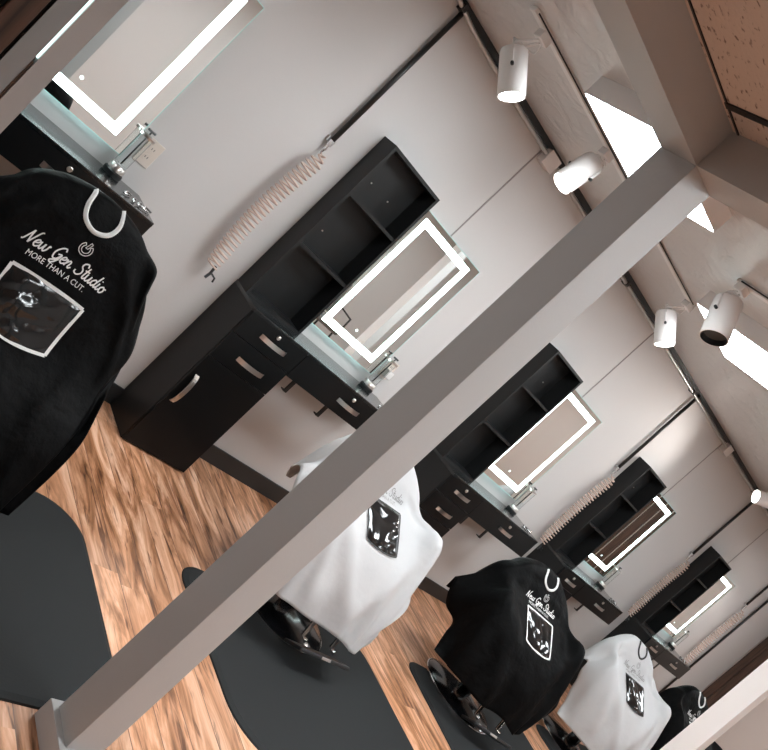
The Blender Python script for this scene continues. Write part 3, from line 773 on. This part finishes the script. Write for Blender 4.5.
ARM_L = [
     ARM_R[0], ARM_R[1],
     [(0, .01, .90), (.125, .005, .885), (.225, -.015, .835), (.31, -.04, .74), (.40, -.06, .56)],
     [(0, -.065, .80), (.125, -.065, .795), (.24, -.075, .77), (.325, -.10, .71), (.42, -.10, .53)],
     [(0, -.11, .715), (.125, -.11, .712), (.25, -.12, .715), (.34, -.17, .70), (.45, -.15, .50)],
     [(0, -.20, .655), (.125, -.20, .655), (.25, -.21, .67), (.355, -.25, .69), (.45, -.22, .44)],
     [(0, -.355, .54), (.125, -.355, .54), (.25, -.345, .545), (.36, -.33, .53), (.43, -.28, .37)],
     [(0, -.46, .36), (.13, -.46, .36), (.26, -.44, .35), (.355, -.39, .35), (.41, -.32, .29)],
     [(0, -.50, .19), (.14, -.50, .20), (.28, -.47, .21), (.36, -.42, .20), (.40, -.35, .20)]]
SIDE_L = [     # left side hanging lower, towards the floor
     ARM_R[0], ARM_R[1],
     [(0, .01, .90), (.125, .005, .885), (.225, -.015, .835), (.31, -.04, .74), (.375, -.05, .54)],
     [(0, -.065, .80), (.125, -.065, .795), (.24, -.07, .77), (.32, -.09, .70), (.385, -.07, .47)],
     [(0, -.11, .715), (.125, -.11, .712), (.25, -.12, .715), (.335, -.15, .69), (.39, -.10, .40)],
     [(0, -.20, .655), (.125, -.20, .655), (.25, -.20, .66), (.35, -.21, .65), (.395, -.12, .33)],
     [(0, -.355, .54), (.125, -.355, .54), (.25, -.34, .54), (.36, -.29, .48), (.40, -.16, .27)],
     [(0, -.46, .36), (.13, -.455, .36), (.26, -.42, .35), (.37, -.34, .31), (.41, -.20, .22)],
     [(0, -.50, .17), (.14, -.50, .18), (.28, -.45, .19), (.38, -.35, .185), (.42, -.24, .17)]]
FLAP_L = [[(0, .13, .50), (.125, .13, .50), (.25, .13, .47), (.34, .11, .44), (.42, .08, .40)],
     [(0, .085, .84), (.125, .08, .83), (.24, .08, .77), (.33, .06, .68), (.44, .05, .48)],
     [(0, .01, .885), (.125, .005, .87), (.24, -.01, .82), (.335, -.01, .70), (.45, .02, .44)],
     [(0, -.065, .79), (.125, -.065, .785), (.24, -.07, .76), (.34, -.06, .66), (.445, .0, .40)],
     [(0, -.11, .715), (.125, -.11, .712), (.25, -.12, .705), (.345, -.12, .65), (.435, -.05, .35)]] + SIDE_L[5:]
def armed_rows(): return [lr(a, b) for a, b in zip(ARM_L, ARM_R)]
def side_rows(k=1., L=SIDE_L): return [lr([(p[0]*k, p[1], p[2]) for p in a], b) for a, b in zip(L, ARM_R)]
def tall_rows():
    R = [[(0, .13, .54), (.125, .13, .54), (.25, .12, .54), (.34, .09, .54), (.405, .05, .56)],
     [(0, .085, .88), (.125, .08, .87), (.22, .07, .82), (.29, .06, .73), (.41, .045, .565)],
     [(0, .01, .94), (.125, .0, .92), (.22, -.02, .875), (.285, -.04, .79), (.415, .025, .57)],
     [(0, -.055, .85), (.125, -.055, .84), (.235, -.06, .80), (.30, -.07, .73), (.42, -.0, .57)],
     [(0, -.075, .75), (.125, -.075, .745), (.25, -.08, .72), (.33, -.09, .65), (.415, -.03, .555)],
     [(0, -.10, .655), (.125, -.10, .65), (.25, -.10, .63), (.345, -.11, .57), (.405, -.06, .54)],
     [(0, -.155, .47), (.125, -.155, .47), (.25, -.16, .46), (.335, -.165, .44), (.385, -.12, .47)],
     [(0, -.29, .31), (.12, -.29, .31), (.22, -.29, .31), (.31, -.30, .30), (.345, -.27, .33)],
     [(0, -.40, .04), (.12, -.40, .04), (.20, -.39, .03), (.275, -.37, .03), (.30, -.34, .04)]]
    return [sym(r) for r in R]
CH = barber_chair()
spots = [(-1.052, -.89, PI), (.74, -.83, 0.0), (2.37, -.90, -.26), (3.98, -.90, -.26), (5.25, -1.0, -.2)]
CHL = ['barber chair under the nearest black cape', 'barber chair with chrome footrest under the nearest white cape', 'barber chair under the second black cape',
       'barber chair under the far white cape', 'barber chair under the farthest black cape']
for k, (x, y, r) in enumerate(spots):
    if k == 0: CH.location = (x, y, 0); CH.rotation_euler = (0, 0, r); CH['label'] = CHL[0]
    else: copy_tree(CH, (x, y, 0), r, CHL[k])
f1 = [(5.3, 3, 7.6, 7, .012, .25), (2.7, 3, .6, 7, .014, .25), (6.2, 5.5, 5.0, 8, .012, .3), (1.8, 5.5, 3.0, 8, -.01, .3)]
f2 = [(7, 5.0, 3.6, 7.6, .022, .30), (7, 5.0, 5.8, 8, .02, .28), (1, 5.0, 4.2, 7.8, .02, .3), (1, 5, 2.2, 8, .018, .28), (5.4, 3.2, 6.9, 5.0, -.012, .3), (2.6, 3.2, 1.1, 5, -.012, .3), (4.6, 6.3, 4.9, 8, -.014, .3)]
f3 = [(7, 5.0, 4.0, 7.2, .018, .35), (1, 5.0, 3.2, 8, .02, .3), (6.6, 5.8, 5.2, 8, -.012, .3), (1, 4.6, 3.0, 6.6, .016, .35)]
dA = dict(neck=(.02, .11), logo=.172, script=.250, tag=.283, pocket=(.322, .508), seed=3)
dB = dict(neck=(.015, .095), logo=.150, script=.218, tag=.248, pocket=(.272, .475), seed=5)
make_cape(Cape(tall_rows(), f1, 1, .016), 'a', 'black cape printed with white script and a pocket, nearest, at the left edge', (*spots[0][:2], 0), 0, 'cape_black', True, dA)
make_cape(Cape(armed_rows(), f2, 2, .019), 'b', 'white cape with a black pocket right beside the taupe post', (*spots[1][:2], 0), spots[1][2], 'cape_white', False, dB)
make_cape(Cape(side_rows(1., FLAP_L), f3, 3, .019), 'c', 'black cape with white ring and pocket between the two white capes', (*spots[2][:2], 0), spots[2][2], 'cape_black', True, {**dB, 'seed': 8})
make_cape(Cape(side_rows(.88), f2, 4, .019), 'd', 'white cape with a black neck ring, farther white one at the lower right', (*spots[3][:2], 0), spots[3][2], 'cape_white', False, {**dB, 'seed': 9})
make_cape(Cape(side_rows(), f3, 5, .016), 'e', 'black cape farthest away, partly behind the white post', (*spots[4][:2], 0), spots[4][2], 'cape_black', True, {**dB, 'seed': 11})

# a grey chair on the far side of the room, seen only in the centre mirror
t = thing('waiting_chair', 'grey upholstered chair reflected in the centre left mirror', 'chair', (3.75, -4.35, 0), PI)
obj('backrest', xf(B(-.23, .23, -.03, .03, -.22, .22, bev=.028, seg=3), Matrix.Translation((0, .2, .72)) @ Matrix.Rotation(-.12, 4, 'X')), 'grey_fabric', t, auto=60)
obj('seat', B(-.24, .24, -.26, .20, .40, .48, bev=.03, seg=3), 'grey_fabric', t, auto=60)
for sx in (-1, 1):
    for sy in (-.2, .16):
        obj('leg', tube(NB(), [(sx*.20, sy, .41), (sx*.23, sy*1.15, .0)], .013, 8), 'black_metal', t, smooth=True)
    obj('armrest', tube(NB(), [(sx*.25, .18, .44), (sx*.28, .14, .66), (sx*.28, -.16, .65), (sx*.26, -.2, .44)], .013, 8), 'black_metal', t, smooth=True)

# ------------------------------------------------------------------ camera, world, view
f = 829.576
Rm = np.array([[0.54257414, -0.42087551, 0.72701343], [0.48272332, -0.55210268, -0.67987729], [0.68748609, 0.71977427, -0.09637876]])
cam = bpy.data.cameras.new('camera'); co = bpy.data.objects.new('camera', cam); COL.objects.link(co)
cam.sensor_fit = 'HORIZONTAL'; cam.sensor_width = 36; cam.lens = f/768*36; cam.clip_start = .05
M = Matrix.Identity(4)
for k in range(3):
    M[k][0] = Rm[0][k]; M[k][1] = -Rm[1][k]; M[k][2] = -Rm[2][k]
M[0][3], M[1][3], M[2][3] = -2.07923, -3.33283, 1.42598
co.matrix_world = M
sc.camera = co
w = bpy.data.worlds.new('world'); sc.world = w; w.use_nodes = True
w.node_tree.nodes['Background'].inputs['Color'].default_value = (.5, .48, .47, 1)
w.node_tree.nodes['Background'].inputs['Strength'].default_value = .1
sc.view_settings.view_transform = 'Standard'; sc.view_settings.look = 'None'; sc.view_settings.gamma = 1
sc.view_settings.use_curve_mapping = False
sc.view_settings.exposure = 0.87
try:
    sc.cycles.max_bounces = 8; sc.cycles.sample_clamp_indirect = 4.0; sc.cycles.use_denoising = True
except Exception: pass
